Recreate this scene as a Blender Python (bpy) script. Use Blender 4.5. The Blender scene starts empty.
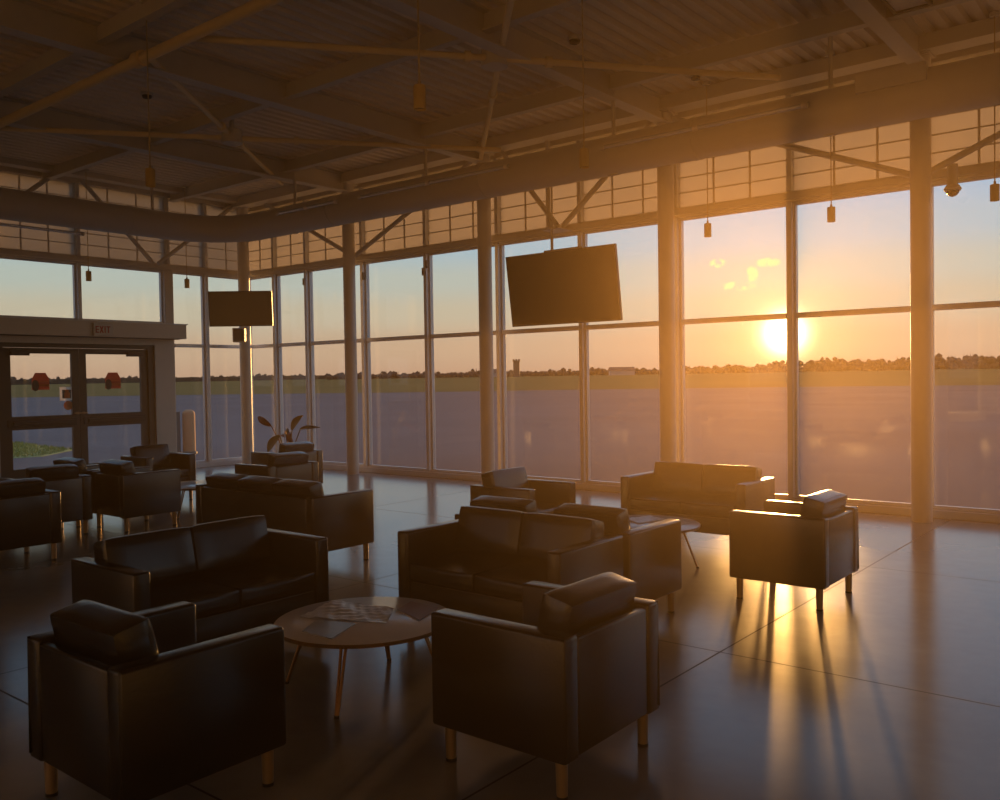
import bpy, bmesh, math, random
from mathutils import Vector, Matrix, Quaternion
random.seed(7)
PI = math.pi
SC = bpy.context.scene
COL = SC.collection

# ------------------------------------------------------------------ materials
def mat(name, color=(.5, .5, .5), rough=.5, metal=0.0, spec=.5, noise=0.0, nscale=8.0, bump=0.0, bscale=60.0, coat=0.0):
    m = bpy.data.materials.new(name); m.use_nodes = True
    nt = m.node_tree; b = nt.nodes['Principled BSDF']
    b.inputs['Base Color'].default_value = (*color, 1)
    b.inputs['Roughness'].default_value = rough
    b.inputs['Metallic'].default_value = metal
    b.inputs['Specular IOR Level'].default_value = spec
    b.inputs['Coat Weight'].default_value = coat
    tc = nt.nodes.new('ShaderNodeTexCoord')
    if noise > 0:
        n = nt.nodes.new('ShaderNodeTexNoise'); n.inputs['Scale'].default_value = nscale; n.inputs['Detail'].default_value = 5
        r = nt.nodes.new('ShaderNodeMapRange'); r.inputs['To Min'].default_value = 1 - noise; r.inputs['To Max'].default_value = 1 + noise
        x = nt.nodes.new('ShaderNodeMix'); x.data_type = 'RGBA'; x.blend_type = 'MULTIPLY'; x.inputs['Factor'].default_value = 1
        nt.links.new(tc.outputs['Object'], n.inputs['Vector']); nt.links.new(n.outputs['Fac'], r.inputs['Value'])
        x.inputs['A'].default_value = (*color, 1); nt.links.new(r.outputs['Result'], x.inputs['B'])
        nt.links.new(x.outputs['Result'], b.inputs['Base Color'])
    if bump > 0:
        n2 = nt.nodes.new('ShaderNodeTexNoise'); n2.inputs['Scale'].default_value = bscale; n2.inputs['Detail'].default_value = 3
        bp = nt.nodes.new('ShaderNodeBump'); bp.inputs['Strength'].default_value = bump; bp.inputs['Distance'].default_value = .01
        nt.links.new(tc.outputs['Object'], n2.inputs['Vector']); nt.links.new(n2.outputs['Fac'], bp.inputs['Height'])
        nt.links.new(bp.outputs['Normal'], b.inputs['Normal'])
    return m

M = {}
M['leather'] = mat('black_leather', (.008, .0072, .0065), .26, spec=.75, noise=.2, nscale=6, bump=.06, bscale=70)
M['leg'] = mat('satin_nickel', (.34, .24, .14), .45, metal=.6)
M['steel'] = mat('painted_steel', (.60, .55, .47), .5, noise=.06)
M['deck'] = mat('roof_deck_paint', (.80, .69, .54), .55, noise=.05)
M['pipe'] = mat('warm_lit_pipe_paint', (.82, .64, .34), .45, noise=.04)  # yellowish light on the roof tubes put into the base colour
M['column'] = mat('column_paint', (.64, .58, .50), .45, noise=.05)
M['alu'] = mat('clear_anodised_aluminium', (.62, .62, .63), .38, metal=.3)
M['bronze'] = mat('dark_bronze_aluminium', (.045, .042, .034), .45, metal=.2)
M['wall'] = mat('wall_paint', (.55, .50, .43), .8, noise=.05)
M['duct'] = mat('painted_duct', (.56, .51, .44), .38, noise=.05)
M['black'] = mat('black_plastic', (.012, .012, .012), .4)
M['screen'] = mat('dark_screen', (.012, .013, .013), .22, spec=.5)
M['pendant'] = mat('pendant_brass', (.66, .46, .17), .40, metal=.15)
M['cord'] = mat('cord_grey', (.50, .38, .20), .6)
M['laminate'] = mat('pale_laminate', (.74, .72, .71), .20, noise=.04, nscale=30)
M['edge'] = mat('ply_edge', (.20, .11, .05), .45, noise=.2, nscale=40)
M['rod'] = mat('copper_rod', (.34, .19, .10), .35, metal=.8)
M['paper'] = mat('newsprint', (.72, .72, .71), .32, noise=.25, nscale=25)
M['magazine'] = mat('magazine_cover', (.26, .27, .26), .30, noise=.3, nscale=18)
M['folder'] = mat('brown_card', (.24, .15, .125), .45, noise=.08)
M['tube'] = mat('pale_tube', (.80, .82, .86), .25, metal=.5)
M['lens'] = mat('light_lens', (.62, .58, .58), .35)
M['red'] = mat('sign_red', (.42, .07, .05), .5)
M['orange'] = mat('sticker_orange', (.60, .18, .05), .5)
M['white'] = mat('sign_white', (.55, .53, .50), .5)
M['dark'] = mat('sticker_dark', (.06, .04, .03), .5)
M['leafred'] = mat('leaf_red', (.22, .055, .025), .45, noise=.3, nscale=12)
M['leafyel'] = mat('leaf_olive', (.30, .20, .04), .45, noise=.3, nscale=12)
M['leafdark'] = mat('leaf_dark', (.05, .07, .05), .45, noise=.3, nscale=12)
M['pot'] = mat('grey_pot', (.14, .13, .12), .6, noise=.1)
M['soil'] = mat('soil', (.03, .022, .015), .95, noise=.3, nscale=40)
M['concrete'] = mat('sun_tinted_concrete', (.52, .27, .13), .85, noise=.1)  # orange of the low sun put into the concrete colour
M['utility'] = mat('utility_grey', (.10, .095, .085), .6)
M['turf'] = mat('turf', (.24, .27, .07), .9, noise=.3, nscale=4)
M['field'] = mat('field_grass', (.21, .155, .06), 1.0, spec=0, noise=.25, nscale=.05)
M['trees'] = mat('bare_woodland', (.075, .062, .050), 1.0, spec=0, noise=.3, nscale=.06)
M['brick'] = mat('tower_brick', (.16, .10, .07), .9, noise=.1)
M['render'] = mat('pale_render', (.40, .36, .32), .9)

def glass_mat():
    m = bpy.data.materials.new('window_glass'); m.use_nodes = True
    nt = m.node_tree; nt.nodes.clear()
    o = nt.nodes.new('ShaderNodeOutputMaterial'); t = nt.nodes.new('ShaderNodeBsdfTransparent'); g = nt.nodes.new('ShaderNodeBsdfGlossy')
    t.inputs['Color'].default_value = (.93, .95, .95, 1); g.inputs['Roughness'].default_value = .02
    lw = nt.nodes.new('ShaderNodeLayerWeight'); pw = nt.nodes.new('ShaderNodeMath'); pw.operation = 'POWER'; pw.inputs[1].default_value = 5
    fr = nt.nodes.new('ShaderNodeMath'); fr.operation = 'MULTIPLY_ADD'; fr.inputs[1].default_value = .9; fr.inputs[2].default_value = .03
    nt.links.new(lw.outputs['Facing'], pw.inputs[0]); nt.links.new(pw.outputs[0], fr.inputs[0])
    x = nt.nodes.new('ShaderNodeMixShader')
    nt.links.new(fr.outputs[0], x.inputs['Fac']); nt.links.new(t.outputs[0], x.inputs[1]); nt.links.new(g.outputs[0], x.inputs[2])
    nt.links.new(x.outputs[0], o.inputs['Surface'])
    return m
M['glass'] = glass_mat()

def translucent_mat():
    m = bpy.data.materials.new('translucent_panel'); m.use_nodes = True
    nt = m.node_tree; nt.nodes.clear()
    o = nt.nodes.new('ShaderNodeOutputMaterial'); t = nt.nodes.new('ShaderNodeBsdfTranslucent'); d = nt.nodes.new('ShaderNodeBsdfDiffuse')
    t.inputs['Color'].default_value = (.56, .53, .47, 1); d.inputs['Color'].default_value = (.5, .47, .42, 1)
    x = nt.nodes.new('ShaderNodeMixShader'); x.inputs['Fac'].default_value = .35
    nt.links.new(t.outputs[0], x.inputs[1]); nt.links.new(d.outputs[0], x.inputs[2]); nt.links.new(x.outputs[0], o.inputs['Surface'])
    return m
M['kal'] = translucent_mat()
def film(name, col):
    m = bpy.data.materials.new(name); m.use_nodes = True
    nt = m.node_tree; nt.nodes.clear()
    o = nt.nodes.new('ShaderNodeOutputMaterial'); t = nt.nodes.new('ShaderNodeBsdfTranslucent'); d = nt.nodes.new('ShaderNodeBsdfDiffuse')
    t.inputs['Color'].default_value = (*col, 1); d.inputs['Color'].default_value = (*col, 1)
    x = nt.nodes.new('ShaderNodeMixShader'); x.inputs['Fac'].default_value = .35
    nt.links.new(t.outputs[0], x.inputs[1]); nt.links.new(d.outputs[0], x.inputs[2]); nt.links.new(x.outputs[0], o.inputs['Surface'])
    return m
M['film_red'] = film('sticker_film_red', (.46, .19, .15)); M['film_white'] = film('notice_paper', (.85, .80, .74)); M['film_orange'] = film('decal_film', (.58, .30, .17))

def floor_mat():
    m = mat('polished_concrete', (.13, .12, .115), .24, spec=.5)
    nt = m.node_tree; b = nt.nodes['Principled BSDF']; L = nt.links
    tc = nt.nodes.new('ShaderNodeTexCoord')
    n1 = nt.nodes.new('ShaderNodeTexNoise'); n1.inputs['Scale'].default_value = .9; n1.inputs['Detail'].default_value = 8; n1.inputs['Roughness'].default_value = .62
    n2 = nt.nodes.new('ShaderNodeTexNoise'); n2.inputs['Scale'].default_value = 9; n2.inputs['Detail'].default_value = 6
    L.new(tc.outputs['Object'], n1.inputs['Vector']); L.new(tc.outputs['Object'], n2.inputs['Vector'])
    r = nt.nodes.new('ShaderNodeValToRGB'); e = r.color_ramp.elements
    e[0].position = .32; e[0].color = (.165, .158, .155, 1); e[1].position = .7; e[1].color = (.215, .208, .205, 1)
    L.new(n1.outputs['Fac'], r.inputs['Fac'])
    mr = nt.nodes.new('ShaderNodeMapRange'); mr.inputs['To Min'].default_value = .9; mr.inputs['To Max'].default_value = 1.1
    L.new(n2.outputs['Fac'], mr.inputs['Value'])
    mx = nt.nodes.new('ShaderNodeMix'); mx.data_type = 'RGBA'; mx.blend_type = 'MULTIPLY'; mx.inputs['Factor'].default_value = 1
    L.new(r.outputs['Color'], mx.inputs['A']); L.new(mr.outputs['Result'], mx.inputs['B'])
    # saw-cut joints: a line every 2.93 m along x and every 2.72 m along y
    sp = nt.nodes.new('ShaderNodeSeparateXYZ'); L.new(tc.outputs['Object'], sp.inputs[0])
    def joint(out, period, phase):
        a = nt.nodes.new('ShaderNodeMath'); a.operation = 'ADD'; a.inputs[1].default_value = -phase + period * 50.5; L.new(out, a.inputs[0])
        w = nt.nodes.new('ShaderNodeMath'); w.operation = 'MODULO'; w.inputs[1].default_value = period; L.new(a.outputs[0], w.inputs[0])
        s = nt.nodes.new('ShaderNodeMath'); s.operation = 'SUBTRACT'; s.inputs[1].default_value = period / 2; L.new(w.outputs[0], s.inputs[0])
        q = nt.nodes.new('ShaderNodeMath'); q.operation = 'ABSOLUTE'; L.new(s.outputs[0], q.inputs[0])
        c = nt.nodes.new('ShaderNodeMath'); c.operation = 'LESS_THAN'; c.inputs[1].default_value = .0055; L.new(q.outputs[0], c.inputs[0])
        return c.outputs[0]
    jx = joint(sp.outputs['X'], 2.93, 12.32); jy = joint(sp.outputs['Y'], 2.72, -5.62)
    mxm = nt.nodes.new('ShaderNodeMath'); mxm.operation = 'MAXIMUM'; L.new(jx, mxm.inputs[0]); L.new(jy, mxm.inputs[1])
    m2 = nt.nodes.new('ShaderNodeMix'); m2.data_type = 'RGBA'; L.new(mxm.outputs[0], m2.inputs['Factor'])
    L.new(mx.outputs['Result'], m2.inputs['A']); m2.inputs['B'].default_value = (.02, .018, .017, 1)
    L.new(m2.outputs['Result'], b.inputs['Base Color'])
    rr = nt.nodes.new('ShaderNodeMapRange'); rr.inputs['To Min'].default_value = .15; rr.inputs['To Max'].default_value = .21
    L.new(n1.outputs['Fac'], rr.inputs['Value'])
    r2 = nt.nodes.new('ShaderNodeMath'); r2.operation = 'MAXIMUM'; L.new(rr.outputs['Result'], r2.inputs[0])
    sc = nt.nodes.new('ShaderNodeMath'); sc.operation = 'MULTIPLY'; sc.inputs[1].default_value = .9; L.new(mxm.outputs[0], sc.inputs[0]); L.new(sc.outputs[0], r2.inputs[1])
    L.new(r2.outputs[0], b.inputs['Roughness'])
    return m
M['floor'] = floor_mat()

def tarmac_mat():
    m = mat('apron_tarmac', (.20, .185, .20), 1.0, spec=0)
    nt = m.node_tree; b = nt.nodes['Principled BSDF']; L = nt.links
    tc = nt.nodes.new('ShaderNodeTexCoord'); n = nt.nodes.new('ShaderNodeTexNoise'); n.inputs['Scale'].default_value = .12; n.inputs['Detail'].default_value = 8
    L.new(tc.outputs['Object'], n.inputs['Vector'])
    r = nt.nodes.new('ShaderNodeValToRGB'); e = r.color_ramp.elements
    e[0].position = .3; e[0].color = (.16, .145, .14, 1); e[1].position = .72; e[1].color = (.195, .18, .175, 1)
    L.new(n.outputs['Fac'], r.inputs['Fac']); L.new(r.outputs['Color'], b.inputs['Base Color'])
    return m
M['tarmac'] = tarmac_mat()

def glare_haze_mat():  # scattering volume that imitates the warm veil of lens glare
    m = bpy.data.materials.new('glare_haze_volume'); m.use_nodes = True
    nt = m.node_tree; nt.nodes.clear()
    o = nt.nodes.new('ShaderNodeOutputMaterial'); v = nt.nodes.new('ShaderNodeVolumeScatter')
    v.inputs['Color'].default_value = (1, .70, .38, 1); v.inputs['Density'].default_value = GLARE_D; v.inputs['Anisotropy'].default_value = GLARE_G
    nt.links.new(v.outputs[0], o.inputs['Volume'])
    return m
GLARE_D, GLARE_G = .0038, .82

# ------------------------------------------------------------------ mesh helpers
class MB:
    """collects shapes; build() links them as ONE mesh object"""
    def __init__(s): s.bm = bmesh.new()
    def _add(s, b, mx=None):
        if mx is not None: bmesh.ops.transform(b, matrix=mx, verts=b.verts)
        me = bpy.data.meshes.new('tmp'); b.to_mesh(me); b.free(); s.bm.from_mesh(me); bpy.data.meshes.remove(me)
        return s
    def box(s, lo, hi, bev=0.0, seg=2, mx=None):
        b = bmesh.new(); bmesh.ops.create_cube(b, size=1)
        c = [(l + h) / 2 for l, h in zip(lo, hi)]; d = [h - l for l, h in zip(lo, hi)]
        for v in b.verts: v.co = Vector((c[0] + v.co.x * d[0], c[1] + v.co.y * d[1], c[2] + v.co.z * d[2]))
        if bev: bmesh.ops.bevel(b, geom=list(b.edges), offset=bev, segments=seg, affect='EDGES', profile=.5, clamp_overlap=True)
        return s._add(b, mx)
    def puff(s, lo, hi, bulge, bev=.03, mx=None):
        """an upholstered cushion: rounded box whose faces swell"""
        b = bmesh.new(); bmesh.ops.create_cube(b, size=2)
        bmesh.ops.subdivide_edges(b, edges=list(b.edges), cuts=7, use_grid_fill=True)
        c = Vector([(l + h) / 2 for l, h in zip(lo, hi)]); d = Vector([(h - l) / 2 for l, h in zip(lo, hi)])
        for v in b.verts:
            p = v.co.copy(); q = Vector()
            for i in range(3):
                j, k = (i + 1) % 3, (i + 2) % 3
                w = max(0, 1 - abs(p[j]) ** 3) * max(0, 1 - abs(p[k]) ** 3)
                q[i] = p[i] * (d[i] - bulge * .0) + (math.copysign(bulge * w, p[i]) if abs(p[i]) > .99 else 0)
            # round the edges
            core = Vector([max(-d[i] + bev, min(d[i] - bev, q[i])) for i in range(3)])
            off = Vector([max(-bev, min(bev, p[i] * d[i] - core[i])) for i in range(3)])
            if sum(abs(x) > 1e-6 for x in off) > 1 and off.length > bev:
                q = core + off.normalized() * bev
            v.co = c + q
        return s._add(b, mx)
    def tube(s, p0, p1, r0, r1=None, n=12, caps=True):
        p0, p1 = Vector(p0), Vector(p1); d = p1 - p0
        b = bmesh.new(); bmesh.ops.create_cone(b, cap_ends=caps, segments=n, radius1=r0, radius2=r0 if r1 is None else r1, depth=d.length)
        mx = Matrix.Translation((p0 + p1) / 2) @ d.to_track_quat('Z', 'Y').to_matrix().to_4x4()
        return s._add(b, mx)
    def path(s, pts, r, n=12):
        pts = [Vector(p) for p in pts]; b = bmesh.new(); rings = []
        for i, p in enumerate(pts):
            t = (pts[min(i + 1, len(pts) - 1)] - pts[max(i - 1, 0)]).normalized()
            ref = Vector((0, 0, 1)) if abs(t.z) < .95 else Vector((1, 0, 0))
            u = t.cross(ref).normalized(); w = u.cross(t)
            rings.append([b.verts.new(p + u * r * math.cos(2 * PI * k / n) + w * r * math.sin(2 * PI * k / n)) for k in range(n)])
        for a, c in zip(rings, rings[1:]):
            for k in range(n): b.faces.new((a[k], a[(k + 1) % n], c[(k + 1) % n], c[k]))
        b.faces.new(rings[0]); b.faces.new(list(reversed(rings[-1])))
        bmesh.ops.recalc_face_normals(b, faces=b.faces)
        return s._add(b)
    def beam(s, p0, p1, w, h):
        """square bar between two points, h along z as far as it can be"""
        p0, p1 = Vector(p0), Vector(p1); d = p1 - p0; L = d.length; x = d.normalized()
        ref = Vector((0, 0, 1)) if abs(x.z) < .95 else Vector((1, 0, 0))
        y = ref.cross(x).normalized(); z = x.cross(y)
        mx = Matrix((x, y, z)).transposed().to_4x4(); mx.translation = (p0 + p1) / 2
        return s.box((-L / 2, -w / 2, -h / 2), (L / 2, w / 2, h / 2), mx=mx)
    def lathe(s, prof, n=24, c=(0, 0, 0)):
        b = bmesh.new(); rings = []
        for r, z in prof:
            rings.append([b.verts.new((c[0] + r * math.cos(2 * PI * k / n), c[1] + r * math.sin(2 * PI * k / n), c[2] + z)) for k in range(n)])
        for a, d in zip(rings, rings[1:]):
            for k in range(n): b.faces.new((a[k], a[(k + 1) % n], d[(k + 1) % n], d[k]))
        b.faces.new(list(reversed(rings[0]))); b.faces.new(rings[-1])
        bmesh.ops.recalc_face_normals(b, faces=b.faces)
        return s._add(b)
    def prism(s, poly, z0, z1, mx=None):
        b = bmesh.new()
        lo = [b.verts.new((x, y, z0)) for x, y in poly]; hi = [b.verts.new((x, y, z1)) for x, y in poly]; n = len(poly)
        for i in range(n): b.faces.new((lo[i], lo[(i + 1) % n], hi[(i + 1) % n], hi[i]))
        b.faces.new(list(reversed(lo))); b.faces.new(hi)
        bmesh.ops.recalc_face_normals(b, faces=b.faces)
        return s._add(b, mx)
    def raw(s, verts, faces):
        b = bmesh.new(); vs = [b.verts.new(v) for v in verts]
        for f in faces: b.faces.new([vs[i] for i in f])
        return s._add(b)
    def build(s, name, material, parent=None, smooth=False, loc=None, rot=None):
        me = bpy.data.meshes.new(name); s.bm.to_mesh(me); s.bm.free()
        me.materials.append(M[material] if isinstance(material, str) else material)
        if smooth:
            for p in me.polygons: p.use_smooth = True
            try: me.set_sharp_from_angle(angle=math.radians(38))
            except Exception: pass
        o = bpy.data.objects.new(name, me); COL.objects.link(o)
        if parent is not None: o.parent = parent
        if loc is not None: o.location = loc
        if rot is not None: o.rotation_euler = rot
        return o

def tag(o, label=None, cat=None, group=None, kind=None):
    if label: o['label'] = label
    if cat: o['category'] = cat
    if group: o['group'] = group
    if kind: o['kind'] = kind
    return o
def thing(name, label, cat, loc=(0, 0, 0), rz=0, group=None, kind=None):
    o = bpy.data.objects.new(name, None); COL.objects.link(o); o.empty_display_size = .1
    o.location = loc; o.rotation_euler = (0, 0, rz)
    return tag(o, label, cat, group, kind)
def copy_thing(src, loc, rz=0, label=None, group=None):
    r = src.copy(); COL.objects.link(r); r.location = loc; r.rotation_euler = (0, 0, rz)
    if label: r['label'] = label
    if group: r['group'] = group
    for ch in list(src.children):
        c = ch.copy(); COL.objects.link(c); c.parent = r
        for g in list(ch.children):
            d = g.copy(); COL.objects.link(d); d.parent = c
    return r
def struct(o, label, cat): return tag(o, label, cat, kind='structure')

# ------------------------------------------------------------------ camera
CAM = Vector((14.4662384, -10.19095841, 1.55))
yaw, pitch, roll, FPX = .68068503, -.02454324, -.0155511, 882.7937
fw = Vector((-math.sin(yaw) * math.cos(pitch), math.cos(yaw) * math.cos(pitch), math.sin(pitch)))
rt = fw.cross(Vector((0, 0, 1))).normalized(); up = rt.cross(fw)
r2 = rt * math.cos(roll) + up * math.sin(roll); u2 = -rt * math.sin(roll) + up * math.cos(roll)
cd = bpy.data.cameras.new('camera'); cam = bpy.data.objects.new('camera', cd); COL.objects.link(cam)
mw = Matrix((r2, u2, -fw)).transposed().to_4x4(); mw.translation = CAM; cam.matrix_world = mw
cd.sensor_fit = 'HORIZONTAL'; cd.sensor_width = 36; cd.lens = FPX / 1000 * 36; cd.clip_end = 8000; cd.clip_start = .05
SC.camera = cam

# ------------------------------------------------------------------ sun and sky
SUN_DIR = Vector((-.3592133, .93222004, .04394995)).normalized()
SUN_E, SUN_C = 3.3, (1.0, .47, .13)
# the low sun as a glowing ball 3 km away (same irradiance as a SUN lamp of that strength), and its wide soft aureole
SUN_D = 3000.0
for nm, e_, ang in (('sun', SUN_E, .9), ('sun_aureole', 2.6, 8.0)):
    sl = bpy.data.lights.new(nm, 'POINT'); sl.color = SUN_C; sl.energy = e_ * 4 * PI * SUN_D ** 2
    sl.shadow_soft_size = SUN_D * math.tan(math.radians(ang / 2))
    so = bpy.data.objects.new(nm, sl); COL.objects.link(so); so.location = CAM + SUN_DIR * SUN_D

def make_world():
    w = bpy.data.worlds.new('evening_sky'); SC.world = w; w.use_nodes = True
    nt = w.node_tree; nt.nodes.clear(); L = nt.links
    N = nt.nodes.new
    out = N('ShaderNodeOutputWorld'); bg = N('ShaderNodeBackground'); L.new(bg.outputs[0], out.inputs[0])
    tc = N('ShaderNodeTexCoord'); nz = N('ShaderNodeVectorMath'); nz.operation = 'NORMALIZE'; L.new(tc.outputs['Generated'], nz.inputs[0])
    D = nz.outputs['Vector']
    sp = N('ShaderNodeSeparateXYZ'); L.new(D, sp.inputs[0])
    mr = N('ShaderNodeMapRange'); mr.inputs['From Min'].default_value = -.1; mr.inputs['From Max'].default_value = .9; L.new(sp.outputs['Z'], mr.inputs['Value'])
    rp = N('ShaderNodeValToRGB'); cr = rp.color_ramp; cr.interpolation = 'EASE'
    stops = [(-.1, (.30, .20, .14)), (0, (.57, .35, .225)), (.035, (.62, .42, .27)), (.075, (.61, .52, .37)), (.11, (.52, .55, .47)), (.15, (.40, .54, .60)), (.20, (.32, .51, .68)), (.32, (.27, .46, .68)), (.9, (.15, .30, .56))]
    while len(cr.elements) < len(stops): cr.elements.new(.5)
    for e, (z, c) in zip(cr.elements, stops): e.position = (z + .1); e.color = (*c, 1)
    L.new(mr.outputs['Result'], rp.inputs['Fac'])
    dt = N('ShaderNodeVectorMath'); dt.operation = 'DOT_PRODUCT'; L.new(D, dt.inputs[0]); dt.inputs[1].default_value = SUN_DIR
    mx0 = N('ShaderNodeMath'); mx0.operation = 'MAXIMUM'; mx0.inputs[1].default_value = 0; L.new(dt.outputs['Value'], mx0.inputs[0])
    # away from the sunset the sky turns to a cool grey-blue
    cool = N('ShaderNodeValToRGB'); e = cool.color_ramp.elements; e[0].position = .1; e[0].color = (.30, .31, .34, 1); e[1].position = .7; e[1].color = (.20, .29, .44, 1)
    L.new(mr.outputs['Result'], cool.inputs['Fac'])
    am = N('ShaderNodeMapRange'); am.inputs['From Min'].default_value = .25; am.inputs['From Max'].default_value = -.35; L.new(dt.outputs['Value'], am.inputs['Value'])
    cm = N('ShaderNodeMix'); cm.data_type = 'RGBA'; L.new(am.outputs['Result'], cm.inputs['Factor']); L.new(rp.outputs['Color'], cm.inputs['A']); L.new(cool.outputs['Color'], cm.inputs['B'])
    cur = cm.outputs['Result']
    for power, col in ((14, (.02, .0, .0)), (160, (.14, .07, .005)), (900, (.55, .34, .08)), (7500, (11, 8.5, 4))):
        p = N('ShaderNodeMath'); p.operation = 'POWER'; p.inputs[1].default_value = power; L.new(mx0.outputs[0], p.inputs[0])
        v = N('ShaderNodeVectorMath'); v.operation = 'SCALE'; v.inputs[0].default_value = col; L.new(p.outputs[0], v.inputs['Scale'])
        a = N('ShaderNodeVectorMath'); a.operation = 'ADD'; L.new(cur, a.inputs[0]); L.new(v.outputs[0], a.inputs[1]); cur = a.outputs[0]
    # three small sunlit clouds
    def ray(px, py):
        d = Vector(((px - 500) / FPX, -(py - 400) / FPX, 1.0)); return (r2 * d.x + u2 * d.y + fw * d.z).normalized()
    ns = N('ShaderNodeTexNoise'); ns.inputs['Scale'].default_value = 95; ns.inputs['Detail'].default_value = 5; L.new(D, ns.inputs['Vector'])
    tot = None
    for px, py, rx, ry in ((718, 263.5, 7, 4), (768, 262.5, 10, 4), (738, 286, 14, 4), (752, 274, 5, 7)):
        c = ray(px, py); rr = c.cross(Vector((0, 0, 1))).normalized(); uu = rr.cross(c)
        q = []
        for ax, s in ((rr, rx / FPX), (uu, ry / FPX)):
            sub = N('ShaderNodeVectorMath'); sub.operation = 'SUBTRACT'; L.new(D, sub.inputs[0]); sub.inputs[1].default_value = c
            d = N('ShaderNodeVectorMath'); d.operation = 'DOT_PRODUCT'; L.new(sub.outputs[0], d.inputs[0]); d.inputs[1].default_value = ax / s
            m2 = N('ShaderNodeMath'); m2.operation = 'MULTIPLY'; L.new(d.outputs['Value'], m2.inputs[0]); L.new(d.outputs['Value'], m2.inputs[1]); q.append(m2.outputs[0])
        ad = N('ShaderNodeMath'); ad.operation = 'ADD'; L.new(q[0], ad.inputs[0]); L.new(q[1], ad.inputs[1])
        f = N('ShaderNodeMath'); f.operation = 'SUBTRACT'; f.inputs[0].default_value = 1.7; L.new(ad.outputs[0], f.inputs[1])
        g = N('ShaderNodeMath'); g.operation = 'MAXIMUM'; g.inputs[1].default_value = 0; L.new(f.outputs[0], g.inputs[0])
        if tot is None: tot = g.outputs[0]
        else:
            s2 = N('ShaderNodeMath'); s2.operation = 'MAXIMUM'; L.new(tot, s2.inputs[0]); L.new(g.outputs[0], s2.inputs[1]); tot = s2.outputs[0]
    nb = N('ShaderNodeMapRange'); nb.inputs['From Min'].default_value = .42; nb.inputs['From Max'].default_value = .56; L.new(ns.outputs['Fac'], nb.inputs['Value'])
    k = N('ShaderNodeMath'); k.operation = 'MULTIPLY'; L.new(tot, k.inputs[0]); L.new(nb.outputs['Result'], k.inputs[1]); k.use_clamp = True
    mx = N('ShaderNodeMix'); mx.data_type = 'RGBA'; L.new(k.outputs[0], mx.inputs['Factor']); L.new(cur, mx.inputs['A']); mx.inputs['B'].default_value = (1.15, .88, .42, 1)
    L.new(mx.outputs['Result'], bg.inputs['Color']); bg.inputs['Strength'].default_value = .95
make_world()

RY0, RX0 = -14.25, 20.25
# ------------------------------------------------------------------ outdoors
b = MB(); b.box((-900, .25, -.6), (900, 130, -.05)); b.box((-900, -200, -.6), (-.25, .25, -.05)); b.box((-.25, -200, -.6), (900, RY0, -.05)); b.box((RX0, RY0, -.6), (900, .25, -.05))
struct(b.build('ground', 'tarmac'), 'grey airport apron of tarmac outside the windows', 'ground')
# mown field beyond the apron, rising very slightly to the tree line
vs, fs = [], []
rows = [(112, -.04), (170, .15), (260, .7), (400, 1.9), (620, 3.6), (1500, 9)]
azs = [math.radians(a) for a in range(-110, 71, 4)]
for a in azs:
    for r, z in rows:
        k = 1 + .5 * max(0, -math.degrees(a) - 45) / 50
        vs.append((CAM.x + math.sin(a) * r * k, CAM.y + math.cos(a) * r * k, z))
nr = len(rows)
for i in range(len(azs) - 1):
    for j in range(nr - 1): fs.append((i * nr + j, (i + 1) * nr + j, (i + 1) * nr + j + 1, i * nr + j + 1))
b = MB(); b.raw(vs, fs); struct(b.build('field', 'field'), 'flat brown-green airfield grass beyond the grey apron', 'field')

# far woodland on the horizon
def treeline():
    b = bmesh.new(); rnd = random.Random(3)
    def h_at(az):
        return 4.2 + 3.4 * max(0, min(1, (az + 26) / 7)) + .5 * math.sin(az * .9) + .4 * math.sin(az * 2.3 + 1)
    az = -78.0
    while az < 30:
        for layer in range(2):
            R = 470 + layer * 60 + rnd.uniform(-15, 15)
            if az < -50: R *= 1.15
            h = h_at(az) * rnd.uniform(.55, 1.12) * (.75 if layer == 0 else 1)
            a = math.radians(az + rnd.uniform(-.1, .1)); base = 2.2
            c = Vector((CAM.x + math.sin(a) * R, CAM.y + math.cos(a) * R, base))
            for k in range(3):
                rr = rnd.uniform(.8, 1.9)
                r_ = bmesh.ops.create_icosphere(b, subdivisions=1, radius=1)
                cx, cz = rnd.uniform(-2, 2), max(rr * .6, h - rr * (1 + k * .8))
                for v in r_['verts']:
                    v.co = c + Vector((v.co.x * rr * 1.2 + cx, v.co.y * rr, cz + v.co.z * rr * rnd.uniform(.75, 1.25)))
            # bare twigs sticking out of the crown
            for k in range(3):
                tx = rnd.uniform(-1.5, 1.5); p = c + Vector((tx, 0, h * .6)); q = p + Vector((rnd.uniform(-1, 1), 0, h * .5))
                v1 = b.verts.new(p + Vector((-.2, 0, 0))); v2 = b.verts.new(p + Vector((.2, 0, 0))); v3 = b.verts.new(q); v4 = b.verts.new(p + Vector((0, .3, 0)))
                b.faces.new((v1, v2, v3)); b.faces.new((v2, v4, v3)); b.faces.new((v4, v1, v3))
        az += .20
    # undergrowth joining the crowns
    for i in range(-80, 31, 2):
        a0, a1 = math.radians(i), math.radians(i + 2.2)
        R = 520
        p = [Vector((CAM.x + math.sin(a) * r, CAM.y + math.cos(a) * r, z)) for a, r, z in ((a0, R, 1), (a1, R, 1), (a1, R, 4.9), (a0, R, 4.7), (a0, R + 25, 1), (a1, R + 25, 1), (a1, R + 25, 5.1), (a0, R + 25, 4.8))]
        v = [b.verts.new(x) for x in p]
        for f in ((0, 1, 2, 3), (5, 4, 7, 6), (3, 2, 6, 7), (4, 0, 3, 7), (1, 5, 6, 2)): b.faces.new([v[k] for k in f])
    m = MB(); m.bm.free(); m.bm = b
    return m.build('treeline', 'trees')
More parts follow.
